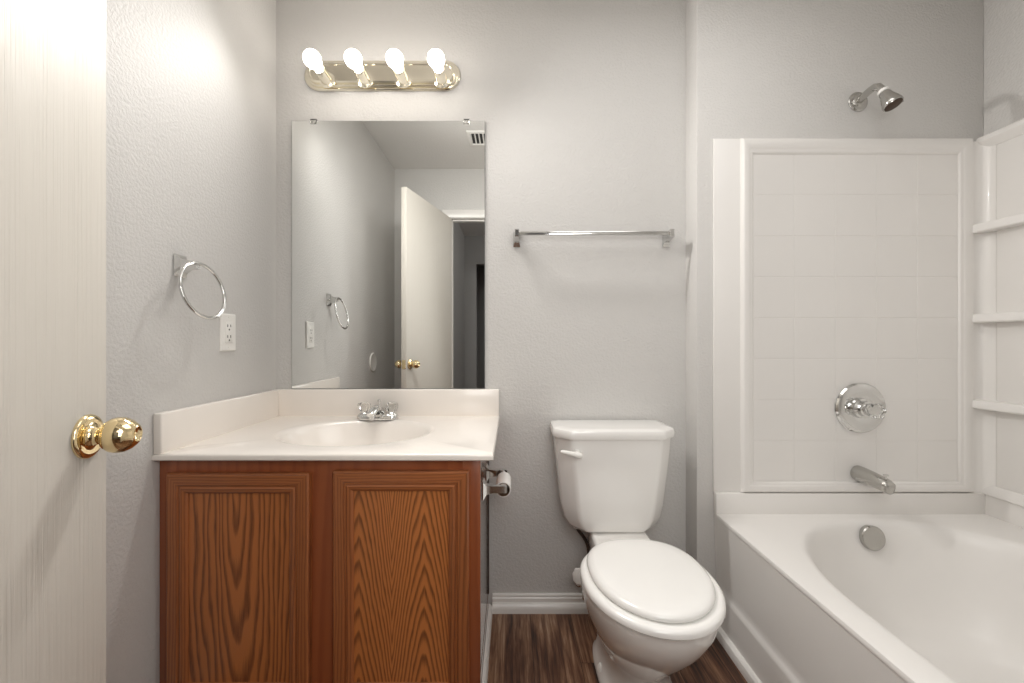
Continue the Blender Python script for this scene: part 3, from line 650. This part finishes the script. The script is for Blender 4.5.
# coved corner, side panel, ledge
cv = []; cxr, cyr, rr_ = 1.655, 1.492, 0.040
arc = [(1.640, TUBW - 0.0095), (1.655, TUBW - 0.0095)] + [(cxr + 0.036 * math.sin(t), TUBW - 0.0095 - 0.045 * (1 - math.cos(t))) for t in [PI / 2 * k / 8 for k in range(9)]]
arc += [(RIGHT - 0.001, TUBW - 0.0545), (RIGHT - 0.001, TUBW - 0.001), (1.640, TUBW - 0.001)]
obj('corner_cove', MB().prism(arc, 'z', fz, ST - 0.012), M['tub'], su, 40)
SY0 = 0.02
sd = MB(); sd.box(1.692, RIGHT - 0.0008, SY0, TUBW - 0.054, fz, ST - 0.01, 0.003)
obj('side_panel', sd, M['tub'], su)
lg = [(RIGHT - 0.0008, ST - 0.045), (1.690, ST - 0.045), (1.672, ST - 0.020), (1.670, ST - 0.006), (1.676, ST), (RIGHT - 0.0008, ST)]
obj('top_ledge', MB().prism(lg, 'y', SY0, TUBW - 0.010), M['tub'], su, 25)
bl = [(RIGHT - 0.0008, fz + 0.0005), (1.680, fz + 0.0005), (1.680, fz + 0.012), (1.690, fz + 0.035), (RIGHT - 0.0008, fz + 0.045)]
obj('bottom_ledge', MB().prism(bl, 'y', SY0, TUBW - 0.010), M['tub'], su, 25)
def shelf(zt, th):
    P = [(RIGHT - 0.003, TUBW - 0.012), (1.646, TUBW - 0.012), (1.643, TUBW - 0.016), (1.643, 1.503), (1.645, 1.47), (1.648, 1.42), (1.656, 1.37), (1.664, 1.31), (1.672, 1.22), (1.680, 1.10), (1.688, 0.96), (RIGHT - 0.003, 0.95)]
    mb = MB(); ins = lambda d: [(x + d if x < 1.70 else x, y, 0) for x, y in P]
    mb.loft([[(x, y, z) for x, y, _ in ins(d)] for d, z in ((0.003, zt - th), (0.0, zt - th + 0.004), (0.0, zt - 0.005), (0.002, zt - 0.001), (0.005, zt))])
    obj('corner_shelf', mb, M['tub'], su, 35)
for zt in (1.466, 1.147, 0.842): shelf(zt, 0.030)

# ------------------------------------------------------------------ shower fittings
SXC = 1.262
SXH = SXC - 0.009
sh = thing('shower_head', 'chrome shower head on bent arm above the surround', 'shower head', (SXH, TUBW, 1.92))
obj('flange', MB().lathe([(0, 0.035), (0.002, 0.035), (0.005, 0.031), (0.0055, 0.024), (0.005, 0.020), (0.009, 0.0145), (0.009, 0)], (SXH, TUBW - 0.0005, 1.918), (0, -1, 0), 36), M['nickel'], sh)
obj('shower_arm', MB().tube([(SXH, TUBW - 0.003, 1.918), (SXH, 1.508, 1.924), (SXH, 1.482, 1.929), (SXH, 1.462, 1.929), (SXH + 0.001, 1.448, 1.922), (SXH + 0.003, 1.439, 1.909), (SXH + 0.005, 1.434, 1.899)], 0.0115, 16), M['nickel'], sh)
o0 = Vector((SXH + 0.004, 1.436, 1.903)); ax = Vector((0.24, -0.34, -0.90))
obj('collar', MB().lathe([(0, 0.014), (0.003, 0.0165), (0.010, 0.0165), (0.012, 0.013), (0.02, 0.013)], o0, ax, 28), M['plastic'], sh, label='white threaded collar')
hd_ = obj('spray_head', MB().lathe([(0.012, 0.014), (0.018, 0.0165), (0.028, 0.0185), (0.045, 0.0245), (0.055, 0.0275), (0.060, 0.0290), (0.067, 0.0290), (0.070, 0.0275), (0.0695, 0.0255), (0.0695, 0)], o0, ax, 36), M['nickel'], sh, 35)
obj('spray_face', MB().lathe([(0.0685, 0.0252), (0.0705, 0.0250), (0.0715, 0.022), (0.0715, 0)], o0, ax, 36), M['gap'], hd_, label='dark spray face')
a_ = ax.normalized(); q = o0 + a_ * 0.062; sd_ = Vector((1, 0.1, 0.25)).normalized()
obj('spray_lever', MB().tube([q + sd_ * 0.027, q + sd_ * 0.040], [0.0035, 0.0028], 10), M['dark'], hd_)

va = thing('tub_valve', 'round chrome tub valve with clear acrylic handle', 'faucet valve', (SXC, TUBW - 0.016, 0.81))
vy = y1 - 0.0072; vz = 0.812; SXV = SXC - 0.014
obj('escutcheon', MB().lathe([(0.0002, 0.090), (0.003, 0.090), (0.009, 0.085), (0.012, 0.072), (0.0125, 0.045), (0.010, 0.040), (0.010, 0)], (SXV, vy, vz), (0, -1, 0), 56), M['chrome'], va, 30)
obj('stem_sleeve', MB().lathe([(0.008, 0.034), (0.016, 0.034), (0.020, 0.028), (0.034, 0.026), (0.036, 0.021), (0.05, 0.021), (0.052, 0.017), (0.058, 0.017)], (SXV, vy, vz), (0, -1, 0), 36), M['chrome'], va, 30)
kn = MB(); rr = []
for d, r in ((0.048, 0.016), (0.051, 0.023), (0.058, 0.0255), (0.070, 0.0265), (0.077, 0.025), (0.080, 0.018), (0.080, 0.0001)):
    rr.append([(SXV + r * (1 + 0.09 * math.cos(6 * t)) * math.cos(t), vy - d, vz + r * (1 + 0.09 * math.cos(6 * t)) * math.sin(t)) for t in [2 * PI * q_ / 60 for q_ in range(60)]])
kn.loft(rr); obj('acrylic_handle', kn, M['clear'], va, 40, 'clear acrylic handle')
for dx, dz in ((-0.058, 0.0), (0.058, 0.0)):
    obj('screw', MB().lathe([(0, 0.006), (0.002, 0.005), (0.003, 0)], (SXV + dx, vy - 0.0125, vz + dz), (0, -1, 0), 14), M['nickel'], va)

ts = thing('tub_spout', 'chrome tub spout with diverter knob above the tub rim', 'tub spout', (SXC - 0.008, TUBW - 0.016, 0.565))
tx, tz = SXC - 0.022, 0.578
sb = MB(); rs = []
for d, hw, up, dn in ((0, 0.027, 0.028, 0.026), (0.02, 0.027, 0.028, 0.026), (0.06, 0.0255, 0.026, 0.025), (0.10, 0.024, 0.022, 0.026), (0.120, 0.022, 0.018, 0.028), (0.130, 0.019, 0.012, 0.028), (0.134, 0.014, 0.004, 0.026)):
    rs.append([(tx + hw * math.cos(t), y1 - 0.0135 + 0.0065 - d, tz - d * 0.02 + (up if math.sin(t) > 0 else dn) * math.sin(t)) for t in [2 * PI * k / 32 for k in range(32)]])
sb.loft(rs); obj('spout_body', sb, M['nickel'], ts, 50)
obj('diverter_knob', MB().lathe([(0, 0.003), (0.012, 0.003), (0.013, 0.0075), (0.017, 0.0075), (0.018, 0.004)], (tx, y1 - 0.122, tz + 0.014), (0, 0, 1), 16), M['chrome'], ts)

# ------------------------------------------------------------------ ceiling vent
vn = thing('ceiling_vent', 'white ceiling air vent with dark louvers reflected in mirror', 'air vent', (-0.14, 0.47, CEIL))
x0, x1, yv0, yv1 = -0.29, 0.01, 0.37, 0.57
fr = MB(); zz = CEIL - 0.0003
pr = [(0.0, 0.0), (0.0, 0.004), (0.006, 0.008), (0.024, 0.008), (0.028, 0.003), (0.028, 0.0)]
fr.loft([[(x0 + t, yv0 + t, zz - d), (x1 - t, yv0 + t, zz - d), (x1 - t, yv1 - t, zz - d), (x0 + t, yv1 - t, zz - d)] for t, d in pr], True, loop=True)
fr.box(-0.146, -0.134, yv0 + 0.027, yv1 - 0.027, zz - 0.007, zz)
obj('frame', fr, M['trim'], vn)
obj('duct_opening', MB().box(x0 + 0.027, x1 - 0.027, yv0 + 0.027, yv1 - 0.027, zz - 0.0015, zz - 0.0002), M['dark'], vn)
for k in range(9):
    xx = x0 + 0.045 + k * 0.026
    if abs(xx + 0.14) < 0.012: continue
    lv = MB(); lv.loft([[(xx, yv0 + 0.028, zz - 0.001), (xx + 0.010, yv0 + 0.028, zz - 0.0075), (xx + 0.011, yv0 + 0.028, zz - 0.0068), (xx + 0.001, yv0 + 0.028, zz - 0.0005)], [(xx, yv1 - 0.028, zz - 0.001), (xx + 0.010, yv1 - 0.028, zz - 0.0075), (xx + 0.011, yv1 - 0.028, zz - 0.0068), (xx + 0.001, yv1 - 0.028, zz - 0.0005)]])
    obj('louver', lv, M['trim'], vn)
